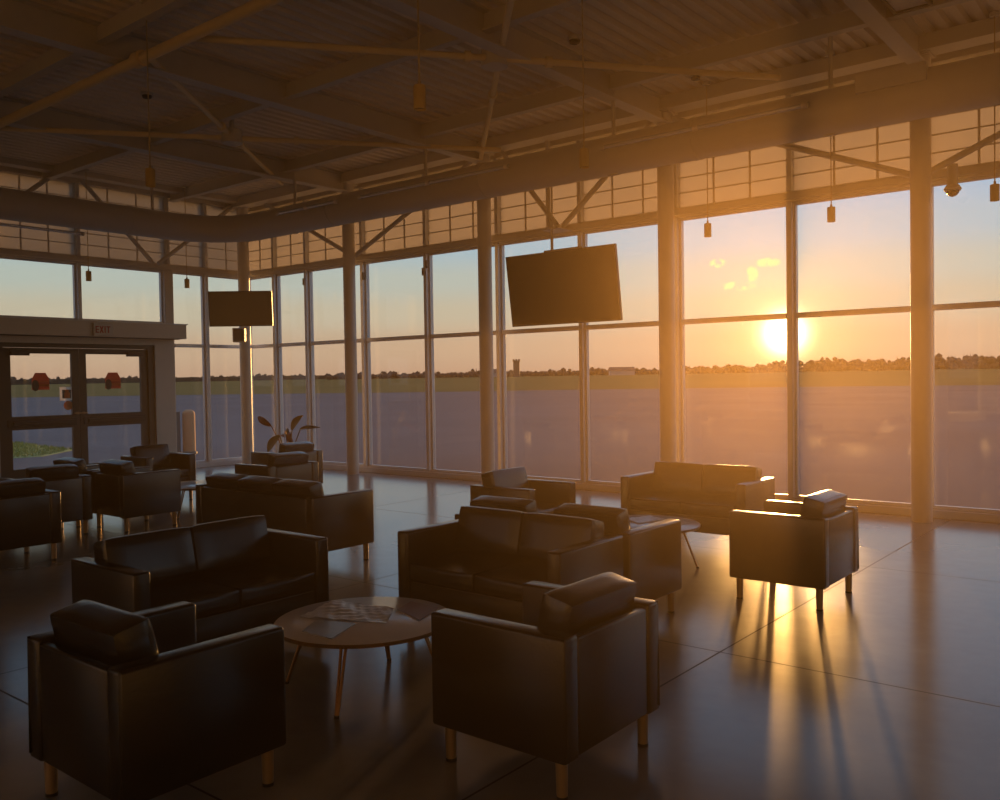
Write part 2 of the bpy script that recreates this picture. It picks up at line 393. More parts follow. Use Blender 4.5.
tag(treeline(), 'long dark line of distant bare trees along the horizon', 'treeline', kind='stuff')

def at_az(px, dist):
    d = Vector(((px - 500) / FPX, 0, 1.0)); v = (r2 * d.x + fw * d.z); v.z = 0; v.normalize()
    return CAM.x + v.x * dist, CAM.y + v.y * dist
tx, ty = at_az(517, 430)
t = thing('tower', 'small square tower rising above the distant trees', 'tower', (tx, ty, 2.0), .6)
m = MB(); m.box((-1.5, -1.5, 0), (1.5, 1.5, 7.6)); m.build('shaft', 'brick', t)
m = MB(); m.box((-1.8, -1.8, 7.6), (1.8, 1.8, 8.0)); [m.box((x - .4, y - .4, 8), (x + .4, y + .4, 8.7)) for x in (-1.3, 0, 1.3) for y in (-1.3, 1.3)]; m.build('parapet', 'brick', t)
for px, w, lab in ((497, 9, 'pale low house just left of the distant tower'), (622, 12, 'pale low barn in the distant tree line')):
    hx, hy = at_az(px, 440)
    lab = lab.replace('just left of', 'beside')
    t = thing('house', lab, 'house', (hx, hy, 2.0), .7)
    m = MB(); m.box((-w / 2, -3, 0), (w / 2, 3, 2.4)); m.build('house_wall', 'render', t)
    m = MB(); m.prism([(-3.3, 2.4), (3.3, 2.4), (0, 4.2)], -w / 2 - .3, w / 2 + .3, Matrix(((0, 0, 1, 0), (1, 0, 0, 0), (0, 1, 0, 0), (0, 0, 0, 1)))); m.build('house_roof', 'brick', t)

# a wedge of mown verge outside the doors
poly = [(-11.6, .25), (-6.2, -2.1), (-6.0, -1.3), (-7.3, .05), (-9.2, .2), (-11.3, .5)]
m = MB(); m.prism(poly, -.06, -.044)
def inside(x, y):
    c = False; n = len(poly)
    for i in range(n):
        (x1, y1), (x2, y2) = poly[i], poly[i - 1]
        if (y1 > y) != (y2 > y) and x < (x2 - x1) * (y - y1) / (y2 - y1) + x1: c = not c
    return c
rnd = random.Random(5); vs, fs = [], []
while len(vs) < 5400:
    x, y = rnd.uniform(-11.6, -6), rnd.uniform(-2.1, .5)
    if not inside(x, y): continue
    a = rnd.uniform(0, PI); dx, dy = .012 * math.cos(a), .012 * math.sin(a); h = rnd.uniform(.03, .07)
    k = len(vs); vs += [(x - dx, y - dy, -.03), (x + dx, y + dy, -.03), (x + rnd.uniform(-.02, .02), y + rnd.uniform(-.02, .02), h - .03)]; fs.append((k, k + 1, k + 2))
m.raw(vs, fs); tag(m.build('grass', 'turf'), 'small wedge of bright green grass outside the glass doors', 'grass', kind='stuff')

t = thing('bollard', 'concrete bollard outside with orange sunlight in its colour, beside a dark block', 'bollard', (-3.6, .90, -.05))
m = MB(); m.lathe([(.14, 0), (.14, .9), (.12, .96), (.06, 1.0)], 20); m.build('post', 'concrete', t, True)
m = MB(); m.lathe([(.17, 0), (.17, .05), (.145, .06)], 20); m.build('base_ring', 'utility', t, True)
t = thing('bollard_shade_block', 'dark grey block outside, standing in for the shaded side of the bollard', 'bollard shade', (-3.75, .58, -.05))  # dark block added as the shaded side of the bollard
m = MB(); m.box((-.14, -.12, .06), (.14, .12, .97), .015); m.build('cabinet', 'utility', t)
m = MB(); m.box((-.16, -.14, 0), (.16, .14, .06)); m.build('plinth', 'concrete', t)
m = MB(); m.box((.14, -.1, .12), (.148, .1, .9), .003); m.build('block_face_panel', 'utility', t)

# ------------------------------------------------------------------ room shell
RX, RY, CZ = 20.0, -14.0, 4.95
m = MB(); m.box((-.2, RY - .2, -.3), (RX + .2, .2, 0)); struct(m.build('floor', 'floor'), 'polished grey concrete floor with saw-cut joints', 'floor')
# corrugated deck: trapezoid flutes running toward the long window wall
vs, fs = [], []; x = -.2; prof = []
while x < RX + .2:
    prof += [(x, CZ), (x + .075, CZ), (x + .095, CZ + .045), (x + .145, CZ + .045)]; x += .165
for px, pz in prof: vs += [(px, RY - .2, pz), (px, .25, pz)]
for i in range(len(prof) - 1): fs.append((2 * i, 2 * i + 1, 2 * i + 3, 2 * i + 2))
k = len(vs); vs += [(-.2, RY - .2, CZ + .25), (RX + .3, RY - .2, CZ + .25), (RX + .3, .25, CZ + .25), (-.2, .25, CZ + .25)]; fs.append((k, k + 1, k + 2, k + 3))
m = MB(); m.raw(vs, fs); struct(m.build('ceiling', 'deck'), 'brownish corrugated metal roof deck', 'ceiling')
def pierced(name, along_x, lo, hi, c0, c1, ops, label):
    m = MB()
    def bx(a0, a1, z0, z1): m.box((a0, c0, z0) if along_x else (c0, a0, z0), (a1, c1, z1) if along_x else (c1, a1, z1))
    bx(lo, hi, 0, .5); bx(lo, hi, 3.6, CZ); e = lo
    for a, c in ops: bx(e, a, .5, 3.6); e = c
    bx(e, hi, .5, 3.6); return struct(m.build(name, 'wall'), label, 'wall')
OPB = [(4.0 + 4.4 * i, 5.6 + 4.4 * i) for i in range(3)]; OPS = [(-3.4, -1.2)]  # unseen window openings added to let in cool fill daylight
pierced('wall_back', True, -.2, RX + .2, RY - .2, RY, OPB, 'painted wall behind the camera, tall windows added for fill daylight')
pierced('wall_side', False, RY, .2, RX, RX + .2, OPS, 'painted end wall beyond the picture, tall window added for fill daylight')
m = MB(); m.box((-.2, RY, 0), (.08, -4.55, CZ)); struct(m.build('wall_left', 'wall'), 'plain beige wall beside the glass doors', 'wall')

HS, HT0, HT1, KT = .11, 3.535, 3.66, 4.77        # sill, head bottom, head top, top of the translucent band
XA = [0, .92, 1.85, 3.33, 4.80, 6.26, 7.72, 9.17, 10.63, 12.09, 13.55, 15.01, 16.47, 17.93]
YB = [0, -.93]
XEND = 17.93

# long window wall: sill, head and fascia run through; mullions stand between the bays
m = MB(); m.box((-.08, -.07, 0), (XEND + .1, .08, .085), .006); m.box((-.08, -.045, .085), (XEND + .1, .05, HS), .004); struct(m.build('trim_1', 'alu'), 'low metal sill along the foot of the long window wall', 'sill')
m = MB(); m.box((-.08, -.07, HT0), (XEND + .1, .08, HT1), .006); m.box((-.08, -.11, HT0 + .03), (XEND + .1, -.07, HT0 + .095), .004); struct(m.build('trim_2', 'steel'), 'head beam above the panes of the long window wall', 'beam')
m = MB(); m.box((-.1, -.1, KT), (RX, .12, CZ + .02)); m.box((-.1, -.5, 4.80), (RX, -.3, 4.95)); m.box((-.1, -.53, 4.785), (RX, -.27, 4.80)); struct(m.build('trim_3', 'steel'), 'perimeter roof beam along the top of the long window wall', 'beam')
m = MB(); m.box((XEND, -.06, 0), (RX, .1, CZ)); struct(m.build('wall_right', 'wall'), 'plain end pier of the long window wall', 'wall')
# return window wall
m = MB(); m.box((-.08, -1.62, 0), (.07, .08, .085), .006); m.box((-.05, -1.62, .085), (.045, .05, HS), .004); struct(m.build('trim_4', 'alu'), 'low metal sill under the two narrow windows by the doors', 'sill')
m = MB(); m.box((-.08, -4.6, HT0), (.07, .08, HT1), .006); m.box((.07, -4.6, HT0 + .03), (.11, -.07, HT0 + .095), .004); struct(m.build('trim_5', 'steel'), 'head beam above the windows over the glass doors', 'beam')
m = MB(); m.box((-.12, -4.6, KT + .06), (.1, .1, CZ + .02)); m.box((.3, -13.9, 4.86), (.5, -.1, 4.95)); struct(m.build('trim_6', 'steel'), 'perimeter roof beam above the glass doors', 'beam')

nwin = [0]
def window(x0, x1, z0, z1, wall, label, split=None, kal=False):
    nwin[0] += 1
    ax = (lambda a, d, z: (a, d, z)) if wall == 'A' else (lambda a, d, z: (d, a, z))
    w = thing('window_%d' % nwin[0], label, 'window', ax((x0 + x1) / 2, 0, 0), kind='structure')
    h = (x1 - x0) / 2
    def bx(m, a0, a1, d0, d1, q0, q1, bev=0):
        p, q = ax(a0, d0, q0), ax(a1, d1, q1)
        return m.box([min(u, v) for u, v in zip(p, q)], [max(u, v) for u, v in zip(p, q)], bev)
    if kal:
        bx(MB(), -h, h, -.012, .012, z0, z1).build('translucent_panel', 'kal', w)
        g = MB()
        n = max(1, round((x1 - x0) / .487))
        s = -1 if wall == 'A' else 1
        for i in range(1, n): bx(g, -h + 2 * h * i / n - .011, -h + 2 * h * i / n + .011, s * .030, s * .0121, z0, z1)
        z = z0 + .19
        while z < z1 - .05: bx(g, -h, h, s * .026, s * .0121, z - .007, z + .007); z += .19
        g.build('grid', 'steel', w)
        return w
    f = MB(); e = .028
    bx(f, -h, -h + e, -.03, .03, z0, z1); bx(f, h - e, h, -.03, .03, z0, z1); bx(f, -h + e, h - e, -.03, .03, z0, z0 + e * .6); bx(f, -h + e, h - e, -.03, .03, z1 - e, z1)
    f.build('frame', 'alu', w)
    if split:
        bx(MB(), -h + e, h - e, -.05, .05, split - .03, split + .03, .004).build('transom', 'alu', w)
        bx(MB(), -h + e, h - e, -.006, .006, z0 + e * .6, split - .03).build('lower_pane', 'glass', w)
        bx(MB(), -h + e, h - e, -.006, .006, split + .03, z1 - e).build('upper_pane', 'glass', w)
    else:
        bx(MB(), -h + e, h - e, -.006, .006, z0 + e * .6, z1 - e).build('pane', 'glass', w)
    return w
for nm, ops, ax in (('rear', OPB, True), ('end', OPS, False)):  # out-of-view windows, added for the fill daylight
    for i, (a, c) in enumerate(ops):
        nwin[0] += 1; h = (c - a) / 2
        w = thing('window_%d' % nwin[0], 'tall window added in the unseen %s wall for fill daylight, number %s along it' % (nm, ['one', 'two', 'three', 'four', 'five'][i]), 'window', ((a + c) / 2, RY - .1, .5) if ax else (RX + .1, (a + c) / 2, .5), 0 if ax else PI / 2, kind='structure')
        m = MB(); m.box((-h, -.04, 0), (-h + .05, .04, 3.1)); m.box((h - .05, -.04, 0), (h, .04, 3.1)); m.box((-h + .05, -.04, 0), (h - .05, .04, .05)); m.box((-h + .05, -.04, 3.05), (h - .05, .04, 3.1)); m.build('frame', 'alu', w)
        m = MB(); m.box((-h + .05, -.006, .05), (h - .05, .006, 3.05)); m.build('pane', 'glass', w)
MW = .03
ordn = ['corner', 'second', 'third', 'fourth', 'fifth', 'sixth', 'seventh', 'eighth', 'ninth', 'tenth', 'eleventh', 'twelfth', 'thirteenth']
for i in range(len(XA) - 1):
    o_ = 'bay at the corner column' if i == 0 else ordn[i] + ' bay from the corner column'
    window(XA[i] + MW, XA[i + 1] - MW, HS, HT0, 'A', 'tall two-pane window of the long wall, ' + o_, 2.228)
for i in range(len(XA) - 1):
    o_ = 'at the corner column' if i == 0 else ordn[i] + ' from the corner column'
    window(XA[i] + MW, XA[i + 1] - MW, HT1, KT, 'A', 'gridded translucent panel above the long windows, ' + o_, kal=True)
window(-.90, -.03, HS, HT0, 'B', 'narrow window between corner column and slim mullion, behind the small television', 2.228)
window(-1.60, -.96, HS, HT0, 'B', 'narrow window between slim mullion and the pier of the doors', 2.228)
window(-3.24, -1.78, 2.62, HT0, 'B', 'wide window above the glass doors, nearer the corner', None)
window(-4.56, -3.30, 2.62, HT0, 'B', 'wide window above the glass doors, farther from the corner', None)
for a, c, lab in ((-.90, -.03, 'gridded translucent panel beside the corner column, above the small television'), (-1.66, -.96, 'gridded translucent panel above the narrow window by the pier'), (-3.24, -1.72, 'gridded translucent panel above the doors, nearer the corner'), (-4.56, -3.30, 'gridded translucent panel above the doors, farther from the corner')):
    window(a, c, HT1, KT + .06, 'B', lab, kal=True)

ntrim = [6]
def mullion(wall, a, z0=HS, z1=HT0, w=.06, label=None, kal=True):
    ntrim[0] += 1
    m = MB()
    if wall == 'A':
        m.box((a - w / 2, -.09, z0), (a + w / 2, .07, z1), .004)
        if kal: m.box((a - .03, -.09, HT1), (a + .03, .04, KT), .004)
    else:
        m.box((-.07, a - w / 2, z0), (.09, a + w / 2, z1), .004)
        if kal: m.box((-.04, a - .03, HT1), (.09, a + .03, KT + .06), .004)
    return struct(m.build('trim_%d' % ntrim[0], 'alu'), label, 'mullion')
for i, a in enumerate(XA):
    mu = mullion('A', a, label='grey metal corner post of the two window walls' if i == 0 else 'slim grey mullion of the long window wall, %s from the corner' % (['first'] + ordn[1:])[i - 1])
    for z, s in {2: ((3.33, -1),), 3: ((3.30, 1),), 4: ((3.25, -1), (3.36, 1))}.get(i, ()):
        k = MB(); k.box((a + s * .03 + (0 if s > 0 else -.025), -.1, z - .06), (a + s * .03 + (.025 if s > 0 else 0), -.05, z + .06), .004); k.build('bracket', 'bronze', mu)
mullion('B', -.93, label='slim grey mullion between the two narrow windows')
mullion('B', -3.27, 2.62, HT0, .06, 'slim grey mullion between the wide windows above the doors')
m = MB(); m.box((-.1, -1.99, 0), (.1, -1.62, 2.62)); m.box((-.08, -1.78, 2.62), (.1, -1.62, HT0)); m.box((-.04, -1.72, HT1), (.09, -1.66, KT + .06))
struct(m.build('wall_pier', 'steel'), 'grey metal-clad pier between the glass doors and the narrow windows', 'pier')
m = MB(); m.box((-.1, -4.55, 2.22), (.1, -1.99, 2.62)); struct(m.build('trim_40', 'steel'), 'metal-clad lintel above the glass doors', 'lintel')

# ------------------------------------------------------------------ doors
m = MB()
m.box((-.06, -2.10, 0), (.06, -1.99, 2.22)); m.box((-.06, -4.55, 0), (.06, -4.465, 2.22)); m.box((-.06, -4.465, 2.15), (.06, -2.10, 2.22)); m.box((-.06, -4.465, 0), (.06, -2.10, .02))
struct(m.build('trim_41', 'bronze'), 'dark bronze frame around the pair of glass doors', 'door frame')
def badge(m, y, z, w, h):   # no-text placard with a domed top
    poly = [(-w / 2, 0), (w / 2, 0), (w / 2, h * .62), (w * .3, h), (-w * .3, h), (-w / 2, h * .62)]
    mx = Matrix(((0, 0, 1, .012), (1, 0, 0, y), (0, 1, 0, z), (0, 0, 0, 1)))
    return m.prism([(px, pz) for px, pz in poly], 0, .003, mx)
def door(n, y0, y1, hinge_low, label):
    d = thing('door_%d' % n, label, 'door', (0, (y0 + y1) / 2, 0), kind='structure'); h = (y1 - y0) / 2; st = .115
    m = MB(); m.box((-.025, -h, .02), (.025, -h + st, 2.145)); m.box((-.025, h - st, .02), (.025, h, 2.145)); m.box((-.025, -h + st, 2.055), (.025, h - st, 2.145)); m.box((-.025, -h + st, .02), (.025, h - st, .25))
    m.build('leaf_frame', 'bronze', d)
    m = MB(); m.box((-.025, -h + st, .86), (.025, h - st, 1.07)); m.build('middle_rail', 'bronze', d)
    m = MB(); m.box((-.005, -h + st, 1.07), (.005, h - st, 2.055)); m.build('upper_pane', 'glass', d)
    m = MB(); m.box((-.005, -h + st, .25), (.005, h - st, .86)); m.build('lower_pane', 'glass', d)
    m = MB(); m.box((.026, -h + .05, .90), (.04, h - .05, 1.02), .004); m.box((.04, -h + .12, .93), (.075, h - .12, .99), .006); m.build('push_bar', 'black', d)
    s = -1 if hinge_low else 1
    m = MB(); m.box((.026, min(s * (h - .1), s * (h - .38)), 2.02), (.09, max(s * (h - .1), s * (h - .38)), 2.085), .006); m.build('door_closer', 'black', d)
    m = MB(); e = -s * (h - .045); m.tube((.025, e, 1.09), (.07, e, 1.09), .02); m.box((.06, e - .06, 1.08), (.085, e + .06, 1.10), .004); m.build('lever_handle', 'leg', d)
    k = badge(MB(), -.02, 1.48, .27, .27).build('sticker', 'film_red', d); k['label'] = 'red domed sticker with paler band'
    q = MB(); q.box((.0152, -.11, 1.53), (.017, .11, 1.575)); q.box((.0152, -.05, 1.60), (.017, .11, 1.62)); q.build('band', 'film_orange', k)
    q = MB(); mx = Matrix(((0, 0, 1, .0152), (1, 0, 0, -.10), (0, 1, 0, 1.55), (0, 0, 0, 1))); q.prism([(.055 * math.cos(2 * PI * i / 14), .09 * math.sin(2 * PI * i / 14)) for i in range(14)], 0, .003, mx); q.build('emblem', 'dark', k)
    return d, h
d1, h1 = door(1, -4.46, -3.295, True, 'bronze-framed glass door leaf with a white framed notice')
m = MB(); m.box((.012, h1 - .31, 1.30), (.016, h1 - .09, 1.52)); k = m.build('notice', 'film_white', d1)
k['label'] = 'white square notice with a brown emblem'
q = MB(); q.box((.0161, h1 - .27, 1.335), (.0175, h1 - .13, 1.475)); q.build('panel_field', 'utility', k)
q = MB(); q.box((.0176, h1 - .24, 1.34), (.019, h1 - .15, 1.43)); q.tube((.0176, h1 - .195, 1.45), (.019, h1 - .195, 1.45), .03, n=14); q.build('emblem', 'orange', k)
q = MB(); mx = Matrix(((0, 0, 1, .012), (1, 0, 0, h1 - .175), (0, 1, 0, 1.22), (0, 0, 0, 1))); q.prism([(.075 * math.cos(2 * PI * i / 18), .075 * math.sin(2 * PI * i / 18)) for i in range(18)], 0, .004, mx); k = q.build('decal', 'film_orange', d1); k['label'] = 'round orange decal'
door(2, -3.285, -2.105, False, 'bronze-framed glass door leaf next to the metal pier, without white notice')
m = MB(); m.box((.081, -4.64, .98), (.11, -4.56, 1.10), .006)
tag(m.build('wall_switch', 'black'), 'small dark push plate on the wall beside the door frame', 'switch')
t = thing('air_curtain', 'long grey air curtain box above the glass doors', 'air curtain', (0, -3.3, 2.33))
m = MB(); m.box((.11, -1.75, .0), (.36, 1.77, .245), .008); m.build('housing', 'steel', t)
m = MB(); m.box((.18, -1.65, -.012), (.30, 1.67, 0)); m.build('outlet_grille', 'bronze', t)
m = MB(); m.box((.10, -1.76, .245), (.375, 1.79, .262)); m.build('top_plate', 'alu', t)
# EXIT sign on the face of the air curtain
t = thing('exit_sign', 'small EXIT sign with red letters on the grey air curtain', 'sign', (.361, -3.05, 2.345))
m = MB(); m.box((0, -.16, 0), (.035, .16, .20), .006); m.build('sign_plate', 'white', t)
m = MB()
def bar(y0, z0, y1, z1, w=.02): m.beam((.037, y0, z0), (.037, y1, z1), .004, w)
Z0, Z1, ZM = .045, .155, .10
m.box((.035, -.13, Z0), (.039, -.112, Z1)); [m.box((.035, -.13, z - .009), (.039, -.075, z + .009)) for z in (Z0 + .009, ZM, Z1 - .009)]
bar(-.055, Z0, -.005, Z1); bar(-.055, Z1, -.005, Z0)
m.box((.035, .018, Z0), (.039, .036, Z1))
m.box((.035, .075, Z0), (.039, .093, Z1)); m.box((.035, .052, Z1 - .018), (.039, .118, Z1))
m.build('lettering', 'red', t)

# ------------------------------------------------------------------ columns, braces, roof steel
CX = [.40 + 2.927 * i for i in range(6)]
cl = ['at the corner of the two window walls', 'second from the corner, behind the sofas by the plant', 'third from the corner, behind the black armchair', 'fourth from the corner, beside the large television', 'fifth from the corner, standing in the sunlit end of the wall', 'sixth from the corner, beyond the picture']
for i, x in enumerate(CX):
    m = MB(); m.tube((x, -.35, 0), (x, -.35, 4.80), .10 if i else .105, n=28); m.box((x - .12, -.47, 4.77), (x + .12, -.23, 4.79))
    struct(m.build('column', 'column', smooth=True), 'round painted steel column ' + cl[i], 'column')
def brace(p0, p1, label, r=.035, cat='brace', name='steel_brace'):
    m = MB(); m.tube(p0, p1, r, n=12); return tag(m.build(name, 'steel', smooth=True), label, cat, 'steel braces', 'structure')
G = -.30
brace((3.36, G, 3.62), (1.05, G, 4.78), 'sloping brace above the windows from the second column up toward the corner')
brace((3.44, G, 3.62), (6.10, G, 4.78), 'sloping brace above the windows from the second column up toward the third column')
brace((7.52, G, 3.60), (6.55, G, 4.78), 'steep brace above the large television leaning toward the corner')
brace((7.60, G, 3.60), (9.05, G, 4.78), 'steep brace above the large television leaning toward the fourth column')
brace((12.0, G, 3.60), (9.10, G, 4.78), 'long sloping brace above the windows between fourth and fifth columns')
brace((12.18, G, 3.60), (15.0, G, 4.78), 'sloping brace above the windows past the fifth column')
brace((.30, -2.10, 3.62), (.30, -3.30, 4.84), 'sloping brace above the glass doors')
brace((.30, -2.00, 3.62), (.30, -.45, 4.84), 'sloping brace above the narrow windows by the corner')
brace((.30, -5.2, 3.62), (.30, -3.75, 4.84), 'sloping brace high above the door leaf with the white notice')
brace((7.36, G, 3.60), (7.36, G, 4.78), 'upright tube above the large television', .032)

CXB = [3.33, 6.25, 9.18, 12.12, 15.05]
bl = ['beam ending near the plant', 'beam ending near the third column', 'beam ending at the fourth column', 'beam ending at the fifth column', 'beam past the fifth column']
for i, x in enumerate(CXB):
    m = MB()
    m.box((x - .08, RY, 4.655), (x + .08, -.3, 4.675)); m.box((x - .012, RY, 4.675), (x + .012, -.3, 4.93)); m.box((x - .08, RY, 4.93), (x + .08, -.3, 4.949))
    struct(m.build('roof_beam', 'steel'), 'steel roof ' + bl[i], 'beam')
pl = ['first purlin in from the long window wall', 'second purlin in from the long window wall', 'third purlin in from the long window wall', 'fourth purlin, above the camera']
for i, y in enumerate((-1.62, -3.82, -6.0, -8.2)):
    m = MB(); m.box((.1, y - .05, 4.76), (RX, y + .05, 4.775)); m.box((.1, y - .01, 4.775), (RX, y + .01, 4.94)); struct(m.build('roof_purlin', 'steel'), 'steel ' + pl[i], 'beam')
m = MB(); m.tube((.3, -5.78, 4.60), (13.2, -5.78, 4.60), .05, n=16)
for x in (6.6, 3.0, 10.8):
    m.tube((x - .06, -5.78, 4.60), (x + .06, -5.78, 4.60), .075, n=16)
tag(m.build('ceiling_pipe', 'pipe', smooth=True), 'thick painted pipe running along under the roof toward the glass doors', 'pipe', kind='thing')
def xbrace(a, c, label):
    m = MB(); m.tube(a, c, .032, n=12)
    a, c = Vector(a), Vector(c); d = (c - a).normalized()
    for f in (.43, .57):
        p = a.lerp(c, f); m.tube(p - d * .03, p + d * .03, .055, n=12)
    return struct(m.build('tie_rod', 'pipe', smooth=True), label, 'brace')
xbrace((3.0, -5.7, 4.66), (6.9, -.75, 4.66), 'diagonal tie tube under the roof by the corner, running from doors to third column')
xbrace((6.5, -5.65, 4.70), (2.9, -1.35, 4.70), 'diagonal tie tube under the roof by the corner, running to second column')
xbrace((7.3, -5.65, 4.66), (10.9, -1.05, 4.66), 'diagonal tie tube under the roof, running from pendant to fourth column')
xbrace((10.9, -5.4, 4.70), (6.2, -.35, 4.70), 'diagonal tie tube under the roof, running to the top of the third column')
for x, y, lab in ((4.72, -3.50, 'round steel hub where the tie tubes cross near the corner'), (8.98, -3.42, 'round steel hub where the tie tubes cross in the middle of the roof')):
    m = MB(); m.lathe([(.05, -.10), (.13, -.085), (.13, .085), (.05, .10)], 20, (x, y, 4.68)); m.tube((x, y, 4.78), (x, y, 4.95), .03)
    struct(m.build('tie_hub', 'steel', smooth=True), lab, 'hub')

# round air duct that follows both window walls, with a swept corner
def duct_path():
    d, z, R = 1.55, 4.05, .95; pts = []
    for y in [RY + .3 + i * (-(d + R) - (RY + .3)) / 20 for i in range(21)]: pts.append((d, y, z))
    for k in range(1, 12):
        a = PI - (PI / 2) * k / 12; pts.append((d + R + R * math.cos(a), -(d + R) + R * math.sin(a), z))
    for i in range(31): pts.append((d + R + i * (RX - .4 - d - R) / 30, -d, z))
    return pts
m = MB(); m.path(duct_path(), .215, 28)
t = thing('air_duct', 'large round painted air duct hung along both window walls', 'duct', (0, 0, 0))
m.build('duct_pipe', 'duct', t, True)
for x in (4.4, 7.3, 10.2, 13.2): m = MB(); m.tube((x - .03, -1.55, 4.05), (x + .03, -1.55, 4.05), .222, n=28); m.build('joint_band', 'duct', t, True)
for y in (-3.2, -5.6): m = MB(); m.tube((1.55, y - .03, 4.05), (1.55, y + .03, 4.05), .222, n=28); m.build('joint_band', 'duct', t, True)
for x, y in ((3.48, -1.55), (6.25, -1.55), (9.18, -1.55), (11.6, -1.55), (1.55, -2.8), (1.55, -5.2)):
    m = MB(); m.tube((x, y, 4.2), (x, y, 4.95), .022); m.tube((x - .0, y - .025, 4.05), (x, y + .025, 4.05), .226, n=28) if y == -1.55 else None
    m.build('hanger', 'steel', t)
m = MB(); m.box((11.9, -1.80, 4.10), (12.5, -1.74, 4.26), .005); m.build('outlet_box', 'steel', t)
# slim light fittings clipped to the duct
def strip(p0, p1, label, n):
    t = thing('light_strip', label, 'light', (0, 0, 0), group='strip lights along the duct'); a, c = Vector(p0), Vector(p1); d = (c - a).normalized()
    m = MB(); m.tube(a, c, .022, n=14); m.build('light_tube', 'tube', t, True)
    for i in range(n + 1):
        p = a.lerp(c, i / n); m = MB(); m.tube(p - d * .03, p + d * .03, .03, n=14); m.build('collar', 'steel', t, True)
        p = a.lerp(c, min(.97, max(.03, i / n))); q = Vector((p.x, -1.55, 4.05)) if abs(d.x) > .5 else Vector((1.55, p.y, 4.05)); q = p.lerp(q, 1 - .216 / (q - p).length)
        m = MB(); m.tube(p, q, .008, n=8); m.build('clip', 'steel', t)
strip((3.42, -1.825, 4.10), (4.75, -1.825, 4.10), 'pale strip light on the duct, the one by the second column', 2)
strip((5.25, -1.825, 4.09), (7.85, -1.825, 4.09), 'long pale strip light on the duct in front of the third column', 2)
strip((9.2, -1.825, 4.08), (11.45, -1.825, 4.08), 'pale strip light on the duct by the fourth column', 2)
strip((1.40, -6.2, 3.79), (1.40, -3.85, 3.79), 'pale strip light under the duct above the glass doors', 2)

# ------------------------------------------------------------------ pendants and ceiling fittings
def pendant(x, y, zb, label, h=.155, r=.042):
    t = thing('pendant_lamp', label, 'pendant light', (x, y, zb), group='cylinder pendant lamps')
    m = MB(); m.lathe([(r * .86, .012), (r, .0), (r, h - .006), (r * .9, h)], 24); m.build('lamp_shade', 'pendant', t, True)
    m = MB(); m.tube((0, 0, .0125), (0, 0, .02), r * .84, n=20); m.build('diffuser', 'black', t)
    m = MB(); m.tube((0, 0, h), (0, 0, h + .03), .012); m.tube((0, 0, h), (0, 0, 4.945 - zb), .006, n=8); m.build('cord', 'cord', t)
    m = MB(); m.tube((0, 0, 4.91 - zb), (0, 0, 4.948 - zb), .045, n=16); m.build('ceiling_rose', 'steel', t)
pendant(10.41, -5.97, 3.32, 'cylinder pendant hanging over the middle of the ceiling, largest and nearest in view')
pendant(7.12, -6.0, 3.30, 'brassy cylinder pendant hanging above the back-to-camera sofa')
pendant(10.32, -3.89, 3.32, 'faint cylinder pendant seen against the duct above the large television')
pendant(9.87, -.62, 3.16, 'small cylinder pendant against the sky above the little clouds')
pendant(11.29, -.62, 3.16, 'small cylinder pendant against the sky, upper pane beyond the sun')
pendant(12.83, -.62, 3.17, 'cylinder pendant against the sky past the fifth column')
pendant(.62, -3.38, 3.19, 'tiny cylinder pendant in front of the window above the doors')
pendant(.62, -1.66, 3.20, 'tiny cylinder pendant in front of the narrow window by the pier')
t = thing('dome_camera', 'dome security camera under the window head past the fifth column', 'camera', (12.38, -.22, 3.36))
m = MB(); m.lathe([(.05, .09), (.05, .30)], 18); m.lathe([(.075, .03), (.085, .05), (.06, .09)], 22); m.build('housing', 'steel', t, True)
m = MB(); m.lathe([(.012, -.028), (.04, -.015), (.06, .01), (.066, .03)], 22); m.build('dome', 'screen', t, True)
t = thing('ceiling_light', 'square recessed-looking ceiling light with dark frame', 'ceiling light', (12.40, -2.12, 4.72), 0)
m = MB(); m.box((-.16, -.32, 0), (-.13, .32, .12)); m.box((.13, -.32, 0), (.16, .32, .12)); m.box((-.13, -.32, 0), (.13, -.29, .12)); m.box((-.13, .29, 0), (.13, .32, .12)); m.build('frame', 'bronze', t)
m = MB(); m.box((-.13, -.29, .015), (.13, .29, .03)); m.build('diffuser', 'lens', t)
for q in (-.1, .1): m = MB(); m.tube((q, 0, .03), (q, 0, .228), .012); m.build('stem', 'steel', t)
for x, y, lab in ((9.48, -2.76, 'dark smoke detector on the roof deck near the middle tie tubes'), (9.9, -.95, 'dark smoke detector on the roof deck above the duct'), (4.76, -4.67, 'dark smoke detector on the roof deck beyond the thick pipe')):
    t = thing('smoke_detector', lab, 'smoke detector', (x, y, 4.88)); m = MB(); m.lathe([(.03, 0), (.05, .01), (.055, .035)], 18); m.build('sensor_head', 'bronze', t, True)
    m = MB(); m.lathe([(.07, .035), (.07, .069)], 18); m.build('base_plate', 'steel', t, True)

